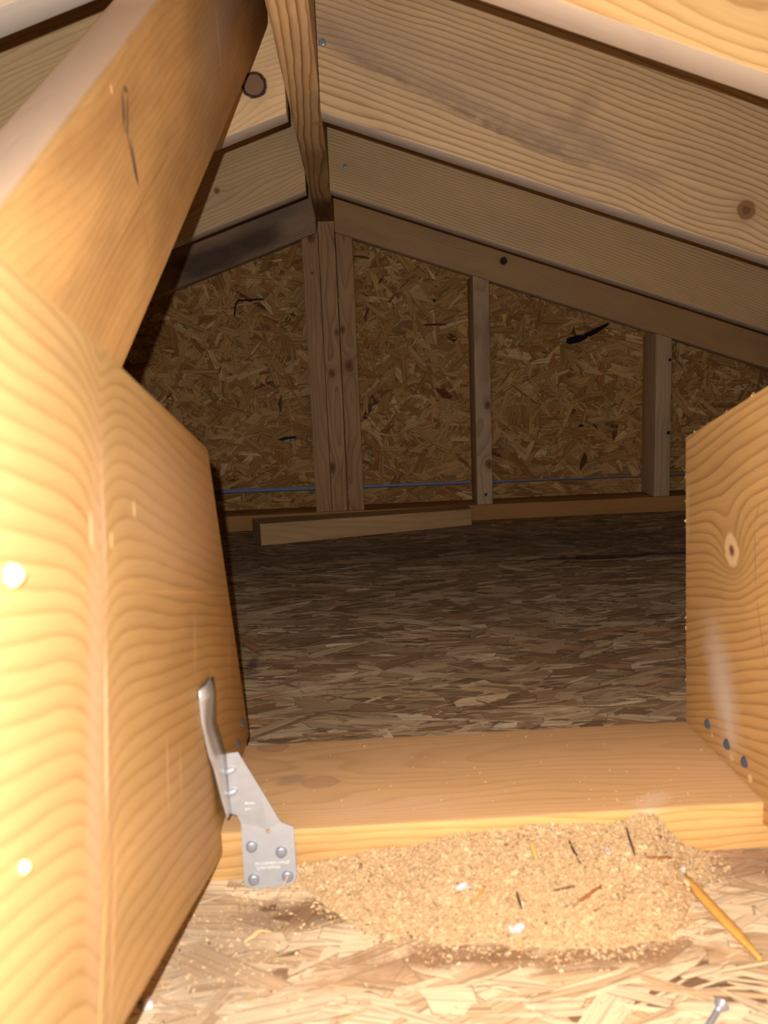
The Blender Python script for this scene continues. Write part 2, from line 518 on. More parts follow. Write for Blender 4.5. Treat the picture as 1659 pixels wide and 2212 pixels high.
# ------------------------------------------------------------------ lumber tones
LIGHT = (0.60, 0.355, 0.155)
MID = (0.37, 0.185, 0.068)
OR_L = (0.66, 0.355, 0.115)
OR_D = (0.43, 0.185, 0.045)
PINK = (0.62, 0.37, 0.21)
GREY = (0.40, 0.30, 0.22)
EDGE_SHEEN = (0.82, 0.69, 0.58)  # grazing flash sheen put into the colour of the rafter undersides

# ------------------------------------------------------------------ ridge board (underside and right face in view)
M = frame((RX, 0, 0.6974), (0, 1, 0), (0, 0, 1))
mt = wood('ridge_wood', (0.84, 0.54, 0.26), (0.36, 0.17, 0.06), 128, pith=(0.016, 0.060), tilt=(0.0, 0.026), warp=0.007, contrast=1.0,
          seed=3, marks=[(1.80, 0.0, 0.14, 0.03, 0, (0.15, 0.055, 0.02), 0.85, 0.6, 0.6),
                         (1.40, 0.0, 0.10, 0.03, 0, (0.30, 0.18, 0.095), 0.35, 0.6, 0.8),
                         (1.195, 0.012, 0.010, 0.007, 0.2, (0.62, 0.33, 0.17), 0.9, 0.5, 0.8)])
ridge = board('ridge_board', M, [(0.40, -RIDGE_T / 2), (1.989, -RIDGE_T / 2), (1.989, RIDGE_T / 2), (0.40, RIDGE_T / 2)], 0.235, mt,
              'long ridge board running overhead to the top of the gable', 'ridge board', bevel=0.0015)

# ------------------------------------------------------------------ gable roof rafters, pairs along the ridge
def rafter(side, y, label, mat, end=False, name='rafter'):
    c_, s_ = math.cos(AN), math.sin(AN)
    off = RIDGE_T / 2 + 0.0006
    o0 = Vector((RX, y, ZR))
    if side > 0:
        M = frame(o0, (c_, 0, -s_), (0, 1, 0))
    else:
        M = frame(o0, (c_, 0, s_), (0, 1, 0))
    tn = math.tan(AN)
    x0 = lambda zl: (off / c_ + (-zl) * tn) if True else 0
    # plumb cut against the ridge: world |X-RX| = x*c + z*s = off
    xa, xb = off / c_, (off - RD * s_) / c_
    # plumb cut near the eave at |X-RX| = 1.94
    xe, xf = 1.94 / c_, (1.94 - RD * s_) / c_
    # underside may not pass through the deck below
    prof = [(xa, 0), (xe, 0), (xf, RD), (xb, RD)]
    if side < 0:
        prof = [(-p, q) for p, q in reversed(prof)]
    return board(name, M, prof, 0.038, mat, label, 'rafter', 'roof rafters in pairs along the ridge', 0.002), M


def sidex(side, X, z):
    """local (x, z) of a point on a rafter's face"""
    c_, s_ = math.cos(AN), math.sin(AN)
    dx, dz = X - RX, z - ZR
    return (dx * c_ - dz * s_, dx * s_ + dz * c_) if side > 0 else (dx * c_ + dz * s_, -dx * s_ + dz * c_)


E0 = sidex(1, 0.3559, 0.597)
RR = {}
RR['end_r'], _ = rafter(1, D, 'rear right rafter lying flat against the gable wall, black knot in its face',
                        wood('gable_rafter_right_wood', edge=[(0.0, -1, EDGE_SHEEN, 0.50)], light=(0.45, 0.26, 0.115), dark=(0.29, 0.15, 0.06), freq=210, pith=(-0.05, 0.30), tilt=(0, .02), contrast=.55, seed=5,
                             knots=[(E0[0], E0[1], 0.010, 0.010, 1.0, 'hole')], blotch=.3))
q1, q2 = sidex(-1, -0.19, 0.664), sidex(-1, -0.31, 0.618)
RR['end_l'], _ = rafter(-1, D, 'rear left rafter against the gable wall, grey with scorched dark blotches',
                        wood('gable_rafter_left_wood', edge=[(0.0, -1, EDGE_SHEEN, 0.30)], light=(0.36, 0.225, 0.125), dark=(0.17, 0.09, 0.045), freq=190, pith=(0.03, 0.30), tilt=(0, -.02), contrast=.8, seed=8, blotch=.35,
                             marks=[(q1[0] - .01, q1[1], .075, .032, 0, (0.05, 0.022, 0.013), .85, .7, .5),
                                    (q2[0], q2[1], .10, .036, 0, (0.045, 0.02, 0.012), .85, .6, .5),
                                    (q1[0] + .05, q1[1] + .035, .10, .02, 0, (0.13, 0.095, 0.07), .6, .8, .6)]))
RR['r2_r'], _ = rafter(1, 1.4911, 'right rafter next to the gable pair, plain face with fine straight grain',
                       wood('straight_grain_wood', edge=[(0.0, -1, EDGE_SHEEN, 0.85)], light=(0.49, 0.325, 0.16), dark=(0.31, 0.18, 0.08), freq=215, pith=(-0.04, 0.33), tilt=(0, .01), contrast=.95, seed=11, blotch=.2, warp=.008))
k2 = sidex(-1, -0.2195, 0.6787)
RR['r2_l'], _ = rafter(-1, 1.4911, 'left rafter next to the gable pair, wavy grain and one tiny dark pin knot',
                       wood('wavy_grain_wood', edge=[(0.0, -1, EDGE_SHEEN, 0.85)], light=(0.53, 0.36, 0.185), dark=(0.40, 0.225, 0.095), freq=150, pith=(0.01, 0.28), tilt=(0.03, -.05), contrast=.75, seed=14, warp=.02,
                            knots=[(k2[0], k2[1], 0.0055, 0.006, 1.0, 'tight')]))
k3 = sidex(1, 0.5105, 0.5398)
st = []
for (a, b), ra, rb, sg in (((0.02, .742), .075, .016, .75), ((0.13, .688), .09, .014, .8), ((0.235, .640), .09, .013, .85), ((0.345, .602), .07, .011, .6),
                           ((0.30, .64), .06, .010, .5), ((-0.01, .765), .05, .02, .5)):
    p = sidex(1, a, b)
    st.append((p[0], p[1], ra, rb, -0.12, (0.22, 0.14, 0.095), sg * .62, .95, 2.0))
for (a, b), ra, rb, sg in (((0.06, .745), .13, .045, .40), ((0.22, .672), .12, .035, .35), ((0.33, .62), .09, .03, .25)):
    p = sidex(1, a, b)
    st.append((p[0], p[1], ra, rb, -0.10, (0.33, 0.235, 0.165), sg, .95, 1.2))
for (a, b), ra, rb, sg in (((0.155, .664), .045, .005, .8), ((0.215, .636), .05, .0045, .75), ((0.275, .613), .04, .005, .6), ((0.06, .715), .05, .004, .55)):
    p = sidex(1, a, b)
    st.append((p[0], p[1], ra, rb, -0.13, (0.15, 0.09, 0.06), sg * .75, .95, 2.6))
p = sidex(1, 0.29, .655)
st.append((p[0], p[1], .05, .018, 1.2, (0.30, 0.19, 0.12), .4, .8, 1.6))
RR['r3_r'], M_r3 = rafter(1, 1.064, 'wide right rafter with a grey stain streak and an oval knot',
                          wood('stained_rafter_wood', edge=[(0.0, -1, EDGE_SHEEN, 0.85)], light=(0.55, 0.37, 0.195), dark=(0.29, 0.16, 0.073), freq=130, pith=(0.02, 0.31), tilt=(0.01, .02), contrast=.9, seed=17, warp=.013,
                               knots=[(k3[0], k3[1], 0.0125, 0.010, 1.0, 'tight')], marks=st))
k4 = sidex(-1, -0.1029, 0.706)
RR['r3_l'], _ = rafter(-1, 1.064, 'pale left rafter with a round dark loose knot beside the ridge board',
                       wood('loose_knot_wood', edge=[(0.0, -1, EDGE_SHEEN, 0.85)], light=(0.70, 0.47, 0.24), dark=(0.47, 0.27, 0.12), freq=150, pith=(0.03, 0.30), tilt=(0.02, -.05), contrast=.6, seed=21, warp=.022,
                            knots=[(k4[0], k4[1], 0.0135, 0.014, 1.0, 'loose')]))
RR['r4_r'], _ = rafter(1, 0.6271, 'nearest right rafter, bright orange, at the upper right above the stained rafter',
                       wood('near_right_wood', edge=[(0.0, -1, EDGE_SHEEN, 0.80)], light=(0.66, 0.41, 0.17), dark=(0.44, 0.23, 0.075), freq=120, pith=(0.03, 0.26), tilt=(0.02, .02), contrast=.75, seed=24, warp=.018))
RR['r4_l'], _ = rafter(-1, 0.6271, 'nearest left rafter, greyish, just showing in the upper left corner',
                       wood('near_left_wood', edge=[(0.0, -1, EDGE_SHEEN, 0.70)], light=(0.56, 0.42, 0.29), dark=(0.38, 0.25, 0.15), freq=140, pith=(0.03, 0.30), tilt=(0.02, -.02), contrast=.6, seed=27))

steel = plain('galvanised_steel', (0.46, 0.475, 0.50), 0.42, 0.45, vary=0.12, scale=160, bstr=0.08, spec=0.5)
nail_steel = plain('nail_steel', (0.34, 0.36, 0.42), 0.4, 0.5, vary=0.25, scale=500, bstr=0.2)
dark_nail = plain('dark_nail_steel', (0.11, 0.125, 0.17), 0.5, 0.4, vary=0.25, scale=500, bstr=0.2)


def disc_mesh(name, r, h, dome=0.3, n=20):
    bm = bmesh.new()
    rings = [(r * .98, -h), (r, 0), (r * .92, h * .6), (r * .6, h * (.6 + dome * .6)), (r * .25, h * (.6 + dome))]
    vs_ = []
    for rr, zz in rings:
        vs_.append([bm.verts.new((rr * math.cos(2 * math.pi * i / n), rr * math.sin(2 * math.pi * i / n), zz)) for i in range(n)])
    for a, b in zip(vs_, vs_[1:]):
        for i in range(n):
            bm.faces.new((a[i], a[(i + 1) % n], b[(i + 1) % n], b[i]))
    bm.faces.new(vs_[-1])
    bm.faces.new(list(reversed(vs_[0])))
    me = bpy.data.meshes.new(name)
    bm.to_mesh(me)
    bm.free()
    for p in me.polygons:
        p.use_smooth = True
    return me


def nail_head(parent, pos, normal, r=0.0035, h=0.0009, mat=None, name='nail'):
    o = link(name, disc_mesh(name, r, h), mat or nail_steel)
    zq = Vector((0, 0, 1)).rotation_difference(Vector(normal).normalized())
    o.matrix_world = Matrix.Translation(Vector(pos)) @ zq.to_matrix().to_4x4()
    mw = o.matrix_world.copy()
    o.parent = parent
    o.matrix_parent_inverse = parent.matrix_world.inverted()
    o.matrix_basis = mw
    return o


bpy.context.view_layer.update()
nail_head(RR['r3_r'], (-0.0175, 1.0635, 0.751), (-.25, -1, .2), .0048, .0016)
nail_head(RR['r2_r'], (0.005, 1.4905, 0.712), (0, -1, .2), .004, .001)

# ------------------------------------------------------------------ gable studs and sill
sill_m = wood('sill_wood', (0.42, 0.205, 0.06), (0.20, 0.085, 0.025), 260, pith=(0.02, -0.10), tilt=(0.015, .004), contrast=.8, seed=31, blotch=.3, warp=.006)
board('sill_plate', frame((0, D, 0.0), (1, 0, 0), (0, 1, 0)), [(-1.85, 0.0006), (1.85, 0.0006), (1.85, .038), (-1.85, .038)], 0.0885, sill_m,
      'long bottom plate under the gable studs', 'plate', bevel=0.0018)


def stud(X, wdt, ztl, ztr, mat, label, group='studs of the gable wall'):
    M = frame((X + wdt, D, 0.038), (0, 0, 1), (0, 1, 0))     # local z runs to -X
    prof = [(0.0004, 0.0), (ztr - .0385, 0.0), (ztl - .0385, wdt), (0.0004, wdt)]
    return board('stud', M, prof, 0.0885, mat, label, 'stud', group, 0.0015)


def sk(X, wdt, px, pz):
    return (pz - .038, X + wdt - px)


und = lambda X: ZR - SL * abs(X - RX) - 0.0006
X1, X2, X3 = -0.0990, -0.0612, -0.0222
SW = 0.0371
a = sk(X1, SW, -.078, .663)
b = sk(X1, SW, -.079, .585)
stud(X1, SW, und(X1), und(X1 + SW), wood('stud_left_ply_wood', (0.44, 0.25, 0.115), (0.27, 0.135, 0.055), 190, pith=(0.05, 0.0), tilt=(.015, .02), contrast=.6, seed=35,
     knots=[(a[0], a[1], .0095, .010, 1.3, 'tight'), (b[0], b[1], .003, .004, 1.2, 'tight')]),
     'left stud of the triple post under the ridge, knot at its top')
kk = [sk(X2, SW, -.030, .452), sk(X2, SW, -.046, .361), sk(X2, SW, -.055, .143)]
stud(X2, .0369, 0.697, 0.697, wood('stud_middle_ply_wood', (0.46, 0.265, 0.12), (0.25, 0.12, 0.05), 150, pith=(0.035, 0.022), tilt=(.035, .008), contrast=.8, seed=38, warp=.016,
     knots=[(kk[0][0], kk[0][1], .005, .006, 1.6, 'tight'), (kk[1][0], kk[1][1], .007, .008, 1.4, 'tight'), (kk[2][0], kk[2][1], .007, .010, 2.0, 'tight')]),
     'middle stud of the triple post, tallest, carrying the ridge board')
kk = [sk(X3, SW, -.017, .458), sk(X3, SW, -.006, .376)]
stud(X3, SW, und(X3), und(X3 + SW), wood('stud_right_ply_wood', (0.43, 0.245, 0.11), (0.25, 0.12, 0.05), 160, pith=(0.04, 0.015), tilt=(.03, -.008), contrast=.7, seed=41, warp=.016,
     knots=[(kk[0][0], kk[0][1], .006, .007, 1.5, 'tight'), (kk[1][0], kk[1][1], .010, .012, 1.5, 'tight')]),
     'right stud of the triple post under the ridge, large knot halfway up')
XM = 0.2843
kk = [sk(XM, SW, .3127, .2732), sk(XM, SW, .3135, .135), sk(XM, SW, .305, .062)]
stud(XM, SW, und(XM), und(XM + SW), wood('stud_centre_wood', (0.50, 0.325, 0.19), (0.30, 0.165, 0.085), 120, pith=(0.045, 0.03), tilt=(.04, .02), contrast=.7, seed=44, warp=.02,
     knots=[(kk[0][0], kk[0][1], .0075, .009, 1.3, 'tight'), (kk[1][0], kk[1][1], .0085, .010, 1.4, 'tight'), (kk[2][0], kk[2][1], .003, .003, 1.4, 'hole')]),
     'lone stud right of the triple post, two knots low down')
XS = 0.7101
kk = [sk(XS, SW, .742, .19), sk(XS, SW, .743, .36)]
stud(XS, SW, und(XS), und(XS + SW), wood('stud_right_wood', (0.50, 0.33, 0.20), (0.33, 0.19, 0.10), 140, pith=(0.03, 0.04), tilt=(.03, .01), contrast=.55, seed=47, warp=.016,
     knots=[(kk[0][0], kk[0][1], .004, .006, 1.3, 'hole'), (kk[1][0], kk[1][1], .003, .003, 1.3, 'hole')]),
     'short stud under the lowest visible stretch of roof, farthest right')

# ------------------------------------------------------------------ loose tapered offcut lying in front of the sill
bm = bmesh.new()
bt = [(-.2115, 1.7195, 0.0006), (.262, 1.845, 0.0006), (.262, 1.899, 0.0006), (-.238, 1.797, 0.0006)]
tp = [(-.2115, 1.7195, .0485), (.262, 1.845, .0385), (.262, 1.899, .0385), (-.238, 1.797, .0485)]
V8 = [bm.verts.new(v) for v in bt + tp]
for f in ((3, 2, 1, 0), (4, 5, 6, 7), (0, 1, 5, 4), (1, 2, 6, 5), (2, 3, 7, 6), (3, 0, 4, 7)):
    bm.faces.new([V8[i] for i in f])
bmesh.ops.bevel(bm, geom=list(bm.edges), offset=.0015, segments=2, affect='EDGES', profile=.6)
Ml = frame((-.2115, 1.7195, 0.0006), (.473, .1255, 0), (-.1255, .473, 0))
bmesh.ops.transform(bm, matrix=Ml.inverted(), verts=bm.verts)
me = bpy.data.meshes.new('timber_offcut')
bm.to_mesh(me)
bm.free()
oc = link('timber_offcut', me, wood('offcut_wood', (0.46, 0.275, 0.125), (0.35, 0.19, 0.075), 110, pith=(-.05, -.02), tilt=(.05, .03), contrast=.5, seed=50, blotch=.3))
oc.matrix_world = Ml
tag(oc, 'loose tapered timber offcut lying askew on the deck in front of the bottom plate', 'offcut')

# ------------------------------------------------------------------ flat plate in front
mp = frame((0, PY, 0.038), (1, 0, 0), (0, 0, -1))            # local z runs to +Y
pm = wood('plate_wood', (0.72, 0.43, 0.165), (0.56, 0.30, 0.10), 190, pith=(-0.035, 0.10), tilt=(0.03, .05), contrast=.9, seed=53, warp=.018, blotch=.4,
          knots=[(-.040, .066, .0085, .010, 1.6, 'soft'), (-.083, .131, .0085, .010, 1.5, 'soft')],
          marks=[(-.064, .071, .014, .010, .3, (0.24, 0.17, 0.10), .75, .6, 1.6), (.205, .010, .02, .010, 0.4, (0.78, 0.58, 0.42), .7, .8, 2.2),
                 (.02, .02, .07, .02, 0, (0.72, 0.48, 0.30), .4, .8, 1.4), 
                 (.10, .105, .16, .02, .05, (0.52, 0.30, 0.155), .35, .8, 1.2)],
          skin=((0.45, 0.275, 0.165), .5))
board('wall_plate', mp, [(-.60, 0), (1.0, 0), (1.0, .140), (-.60, .140)], 0.0374, pm,
      'flat plank laid on the deck with sawdust piled against its front edge', 'plate', bevel=0.003)

# ------------------------------------------------------------------ two big main rafters sitting on the plate
sl = math.atan(0.28)
XL = -0.1064
Mlr = frame((XL, .69, .0385), (0, math.cos(sl), -math.sin(sl)), (-1, 0, 0))
yz = [(.690, .0385), (.593, .306), (-.30, .5516), (-.30, .269), (.5318, .0215), (.5318, .0385)]
prof = [to_local(Mlr, (XL, p, q)) for p, q in yz]


def mk(M, X, p0, p1, wd_, col, s_, soft=.6, jit=.6):
    a0, a1 = to_local(M, (X,) + p0), to_local(M, (X,) + p1)
    L = math.hypot(a1[0] - a0[0], a1[1] - a0[1])
    return ((a0[0] + a1[0]) / 2, (a0[1] + a1[1]) / 2, L / 2, wd_ / 2, math.atan2(a1[1] - a0[1], a1[0] - a0[0]), col, s_, soft, jit)


PALE = (0.80, 0.56, 0.34)
lm = [mk(Mlr, XL, (.348, .345), (.262, .10), .026, (0.60, 0.39, 0.24), .75, .8, .4), mk(Mlr, XL, (.334, .25), (.285, .10), .007, (0.46, 0.26, 0.14), .6, .8, .4),
      mk(Mlr, XL, (.344, .33), (.331, .26), .004, (0.78, 0.56, 0.38), .6, .8, .4), mk(Mlr, XL, (.315, .17), (.282, .10), .003, (0.8, 0.58, 0.34), .6, .8, .5),
      mk(Mlr, XL, (.327, .255), (.303, .175), .0042, (0.92, 0.72, 0.46), .8, .7, .5),
      mk(Mlr, XL, (.300, .165), (.266, .10), .0036, (0.90, 0.66, 0.34), .7, .7, .6),
      mk(Mlr, XL, (.501, .210), (.488, .172), .0035, PALE, .7, .6, .5), mk(Mlr, XL, (.625, .177), (.603, .112), .0035, PALE, .65, .6, .5),
      mk(Mlr, XL, (.408, .172), (.397, .128), .0035, PALE, .6, .6, .5), mk(Mlr, XL, (.434, .154), (.427, .121), .0035, PALE, .6, .6, .5),
      mk(Mlr, XL, (.323, .304), (.320, .288), .004, (0.9, 0.68, 0.40), .75, .6, .5), mk(Mlr, XL, (.347, .291), (.346, .283), .003, (0.92, 0.7, 0.42), .8, .5, .5),
      mk(Mlr, XL, (.386, .299), (.385, .290), .004, (0.92, 0.70, 0.42), .85, .5, .5),
      mk(Mlr, XL, (.345, .265), (.655, .180), .0030, (0.70, 0.44, 0.22), .5, .7, .6), mk(Mlr, XL, (.63, .186), (.655, .180), .005, PALE, .7, .6, .5)]
f0, f1 = to_local(Mlr, (XL, .344, .33)), to_local(Mlr, (XL, .272, .10))
FOLD = (f0[0], f0[1], math.atan2(f1[1] - f0[1], f1[0] - f0[0]), .017, -.016)
lm.insert(0, mk(Mlr, XL, (.36, .31), (.64, .235), .105, (0.62, 0.44, 0.29), .5, .7, .5))
lrm = wood('big_left_wood', (0.51, 0.340, 0.145), (0.36, 0.210, 0.075), 118, pith=(0.012, 0.44), tilt=(0.01, .035), contrast=.7, seed=56, warp=.009, marks=lm, rough=.5, fine=.1, spec=.35, fold=FOLD)
LR = board('main_rafter', Mlr, prof, 0.038, lrm, 'big bright rafter close by on the left, steel tie hooked on its foot', 'rafter', 'main roof rafters resting on the plate', 0.004)

XRR = 0.2812
sr = math.atan(0.335)
Mrr = frame((XRR, .669, .0385), (0, -math.cos(sr), math.sin(sr)), (1, 0, 0))
yz = [(.669, .0385), (.6835, .2895), (-.30, .619), (-.30, .299), (.5318, .0205), (.5318, .0385)]
prof = [to_local(Mrr, (XRR, p, q)) for p, q in reversed(yz)]
kr = to_local(Mrr, (XRR, .5918, .2111))
rm = [mk(Mrr, XRR, (.628, .150), (.577, .049), .052, (0.72, 0.61, 0.52), .8, .95, .9), mk(Mrr, XRR, (.60, .10), (.577, .05), .020, (0.78, 0.66, 0.56), .5, .9, .8), mk(Mrr, XRR, (.618, .052), (.614, .049), .006, (0.85, 0.62, 0.34), .8, .5, .8), mk(Mrr, XRR, (.583, .050), (.579, .046), .007, (0.85, 0.62, 0.34), .8, .5, .8), mk(Mrr, XRR, (.553, .049), (.549, .044), .008, (0.88, 0.66, 0.38), .85, .5, .8),
      mk(Mrr, XRR, (.552, .255), (.558, .236), .0012, (0.24, 0.13, 0.08), .8, .5, .2), mk(Mrr, XRR, (.558, .236), (.553, .190), .0012, (0.24, 0.13, 0.08), .8, .5, .2),
      mk(Mrr, XRR, (.553, .19), (.536, .14), .0012, (0.24, 0.13, 0.08), .8, .5, .2), mk(Mrr, XRR, (.676, .26), (.674, .19), .010, (0.78, 0.50, 0.24), .5, .9, 1.4)]
rrm = wood('big_right_wood', (0.60, 0.365, 0.145), (0.37, 0.185, 0.058), 125, pith=(0.02, 0.40), tilt=(0.01, -.02), contrast=.75, seed=59, warp=.016,
           knots=[(kr[0], kr[1], .0125, -.034, 0.9, 'pale')], marks=rm, rough=.5, spec=.35)
RRT = board('main_rafter', Mrr, prof, 0.038, rrm, 'big orange rafter end close by on the right with a pale knot', 'rafter', 'main roof rafters resting on the plate', 0.002)
bpy.context.view_layer.update()
for (y_, z_) in ((.6231, .0575), (.5877, .0563), (.5588, .056)):
    nail_head(RRT, (XRR - .0002, y_, z_), (-1, -.25, .35), .0046, .0009, dark_nail)
for (y_, z_) in ((.6244, .0624), (.6503, .0689)):
    nail_head(LR, (XL + .0002, y_, z_), (1, -.25, .35), .0040, .0009, dark_nail)
# torn fibres on the sawn end of the right rafter
tv, tf, tt = [], [], []
for i in range(46):
    tq = RNG.random()
    y_, z_ = .6695 + .014 * tq + .0006, .05 + .235 * tq
    if i > 34:
        y_ = .6835 - RNG.uniform(0, .12); z_ = .2895 + (.6835 - y_) * .335
    s = RNG.uniform(.0008, .0028)
    base = len(tv)
    for j in range(4):
        tv.append((XRR + RNG.uniform(-.4, 1) * s + .001, y_ + RNG.uniform(-.6, 1.0) * s, z_ + RNG.uniform(-1, 1) * s))
    for f in ((0, 1, 2), (0, 2, 3), (0, 3, 1), (1, 3, 2)):
        tf.append([base + q for q in f]); tt.append((0.72, 0.46, 0.2))
fib = soup('torn_fibre', tv, tf, plain('torn_fibre', (0.74, 0.48, 0.22), .8), None, None, None)
tag(fib, kind='stuff')
fib.parent = RRT
fib.matrix_parent_inverse = RRT.matrix_world.inverted()
# glossy resin-like domes added on the left rafter to throw back the flash
resin = plain('resin', (0.85, 0.70, 0.42), 0.08, 0.0, vary=.05, bstr=0.0, spec=1.0)
for (y_, z_, r_) in ((.245, .297, .0038), (.229, .210, .0020)):
    o = link('glint_bead', disc_mesh('glint_bead', r_, r_ * .5, 1.2), resin)
    q = Vector((0, 0, 1)).rotation_difference(Vector((1, -.0, 0)))
    mw = Matrix.Translation((XL + .0004, y_, z_)) @ q.to_matrix().to_4x4()
    o.parent = LR
    o.matrix_parent_inverse = LR.matrix_world.inverted()
    o.matrix_basis = mw

# ------------------------------------------------------------------ steep board climbing from beside the left rafter to the ridge
az, el, tw = 0.121, 0.651, -0.051
dv = Vector((math.sin(az) * math.cos(el), math.cos(az) * math.cos(el), math.sin(el)))
s0 = Vector((math.cos(az), -math.sin(az), 0))
u0 = s0.cross(dv)
s2 = math.cos(tw) * s0 + math.sin(tw) * u0
u2 = -math.sin(tw) * s0 + math.cos(tw) * u0
Ms = frame((-0.111, 0.8, 0.571), dv, -s2)
fwd = lambda Y, zl: (Y - .8 - u2.y * zl) / dv.y
SB = 0.140
prof = [(fwd(.34, 0), 0), (fwd(1.055, 0), 0), (fwd(1.055, SB), SB), (fwd(.34, SB), SB)]
fc = lambda Y, Z: to_local(Ms, (-0.12, Y, Z))
inkc = (0.10, 0.075, 0.06)


def mk2(p0, p1, wd_, col, s_, soft=.6, jit=.8):
    a0, a1 = fc(*p0), fc(*p1)
    L = math.hypot(a1[0] - a0[0], a1[1] - a0[1])
    return ((a0[0] + a1[0]) / 2, (a0[1] + a1[1]) / 2, L / 2, wd_ / 2, math.atan2(a1[1] - a0[1], a1[0] - a0[0]), col, s_, soft, jit)


GR = (0.48, 0.36, 0.28)
sm = [mk2((.550, .530), (.551, .515), .007, inkc, .45, .9, 1.2), mk2((.556, .505), (.570, .482), .006, inkc, .45, .9, 1.2), mk2((.72, .60), (.95, .80), .05, GR, .5, .9, 1.0),
      mk2((.42, .44), (.60, .56), .03, (0.34, 0.16, 0.05), .4, .9, 1.5), mk2((.45, .36), (.62, .50), .03, (0.36, 0.18, 0.06), .35, .9, 1.5),
      mk2((.549, .536), (.548, .509), .0052, inkc, .75), mk2((.558, .536), (.554, .507), .0052, inkc, .6), mk2((.549, .535), (.560, .537), .0052, inkc, .75),
      mk2((.551, .512), (.556, .510), .004, inkc, .7), mk2((.553, .511), (.568, .486), .0052, inkc, .6), mk2((.560, .509), (.570, .482), .0052, inkc, .65),
      mk2((.562, .492), (.571, .482), .0045, inkc, .75), mk2((.571, .48), (.590, .43), .0012, (0.30, 0.17, 0.08), .6),
      mk2((.529, .531), (.531, .525), .004, (0.85, 0.5, 0.3), .8), mk2((.41, .485), (.52, .575), .006, (0.86, 0.58, 0.28), .55, .8, 1.6),
      mk2((.47, .395), (.66, .535), .0016, (0.36, 0.17, 0.06), .6), mk2((.80, .68), (.815, .63), .006, (0.75, 0.62, 0.5), .5),
      mk2((.70, .54), (.92, .76), .06, (0.42, 0.30, 0.22), .35, .9, .8)]
stm = wood('steep_board_wood', (0.52, 0.295, 0.11), (0.36, 0.18, 0.06), 140, pith=(0.015, -0.06), tilt=(0.04, .06), contrast=.3, edge=[(.140, 1, (0.58, 0.41, 0.30), .8)], seed=62, warp=.018, marks=sm, blotch=.6, fine=.14)
board('cripple_rafter', Ms, prof, 0.038, stm, 'steep board rising from behind the big left rafter to the ridge, dark marks on it', 'rafter', bevel=0.005)

# ------------------------------------------------------------------ steel hurricane tie at the foot of the left rafter
tie = empty('hurricane_tie', (-0.0745, .522, 0.0))
tag(tie, 'bent galvanised steel tie nailed to the plate beside the big left rafter', 'tie')


def ty(z):
    return .5305 - .19 * max(0.0, .05 - z)


def solid_sheet(name, verts, faces, t, nvec, mat, parent):
    bm = bmesh.new()
    vv = [bm.verts.new(v) for v in verts]
    for f in faces:
        bm.faces.new([vv[i] for i in f])
    bmesh.ops.recalc_face_normals(bm, faces=bm.faces)
    me = bpy.data.meshes.new(name)
    bm.to_mesh(me)
    bm.free()
    o = link(name, me, mat)
    mdf = o.modifiers.new('thickness', 'SOLIDIFY')
    mdf.thickness = t
    mdf.offset = 0.0
    o.parent = parent
    o.matrix_parent_inverse = parent.matrix_world.inverted()
    return o


outl = [(-.0988, .0989), (-.0908, .0995), (-.0770, .0715), (-.0645, .0459), (-.0557, .0422), (-.0548, .009), (-.0575, .0035), (-.0640, .0022), (-.0855, .0016),
        (-.0915, .0045), (-.0922, .047), (-.0945, .0525), (-.0991, .0544)]
# plate with one open nail hole: ring of the hole joined to the outline
hc = (-.0736, .0401)
hole = [(hc[0] + .0017 * math.cos(a_), hc[1] + .0017 * math.sin(a_)) for a_ in [2 * math.pi * i / 12 for i in range(12)]]
bm = bmesh.new()
vo = [bm.verts.new((x_, ty(z_), z_)) for x_, z_ in outl]
vh = [bm.verts.new((x_, ty(z_), z_)) for x_, z_ in hole]
eds = [bm.edges.new((vo[i], vo[(i + 1) % len(vo)])) for i in range(len(vo))] + [bm.edges.new((vh[i], vh[(i + 1) % 12])) for i in range(12)]
bmesh.ops.triangle_fill(bm, use_beauty=True, use_dissolve=False, edges=eds)
bmesh.ops.recalc_face_normals(bm, faces=bm.faces)
me = bpy.data.meshes.new('face_plate')
bm.to_mesh(me)
bm.free()
fp = link('face_plate', me, steel)
md = fp.modifiers.new('thickness', 'SOLIDIFY')
md.thickness = .0012
md.offset = 0.0
fp.parent = tie
fp.matrix_parent_inverse = tie.matrix_world.inverted()
Lr = [(-.1050, .4895, .1620), (-.1050, .4872, .1560), (-.1050, .4899, .1387), (-.1048, .5026, .1098), (-.1038, .510, .0969), (-.1016, .514, .0762), (-.0990, .517, .0580)]
Rr = [(-.1036, .5290, .1560), (-.1030, .5295, .1433), (-.1042, .5295, .1233), (-.0995, .5300, .0993), (-.0994, .5303, .0880), (-.0996, .5303, .0753), (-.0990, .5303, .0545)]
vv, ff = [], []
nr = 22
for i in range(nr):
    tq = i / (nr - 1) * 6
    k0 = min(int(tq), 5)
    fr = tq - k0
    fr = fr * fr * (3 - 2 * fr)
    a_ = Vector(Lr[k0]).lerp(Vector(Lr[k0 + 1]), fr)
    b_ = Vector(Rr[k0]).lerp(Vector(Rr[k0 + 1]), fr)
    bul = math.sin(tq * 2.1) * .0018 if tq < 3.2 else 0
    for j in range(4):
        p_ = a_.lerp(b_, j / 3)
        p_.x += bul * math.sin(j / 3 * math.pi) + (.0012 * (j == 1) if tq < 1 else 0)
        p_.x = max(p_.x, XL + .0008)
        vv.append(p_)
for i in range(nr - 1):
    for j in range(3):
        ff.append((i * 4 + j, i * 4 + j + 1, i * 4 + j + 5, i * 4 + j + 4))
fg = solid_sheet('side_flange', vv, ff, .0012, None, plain('bent_steel', (0.52, 0.53, 0.55), .32, .55, vary=.15, scale=90, bstr=.25), tie)
for p in fg.data.polygons:
    p.use_smooth = True
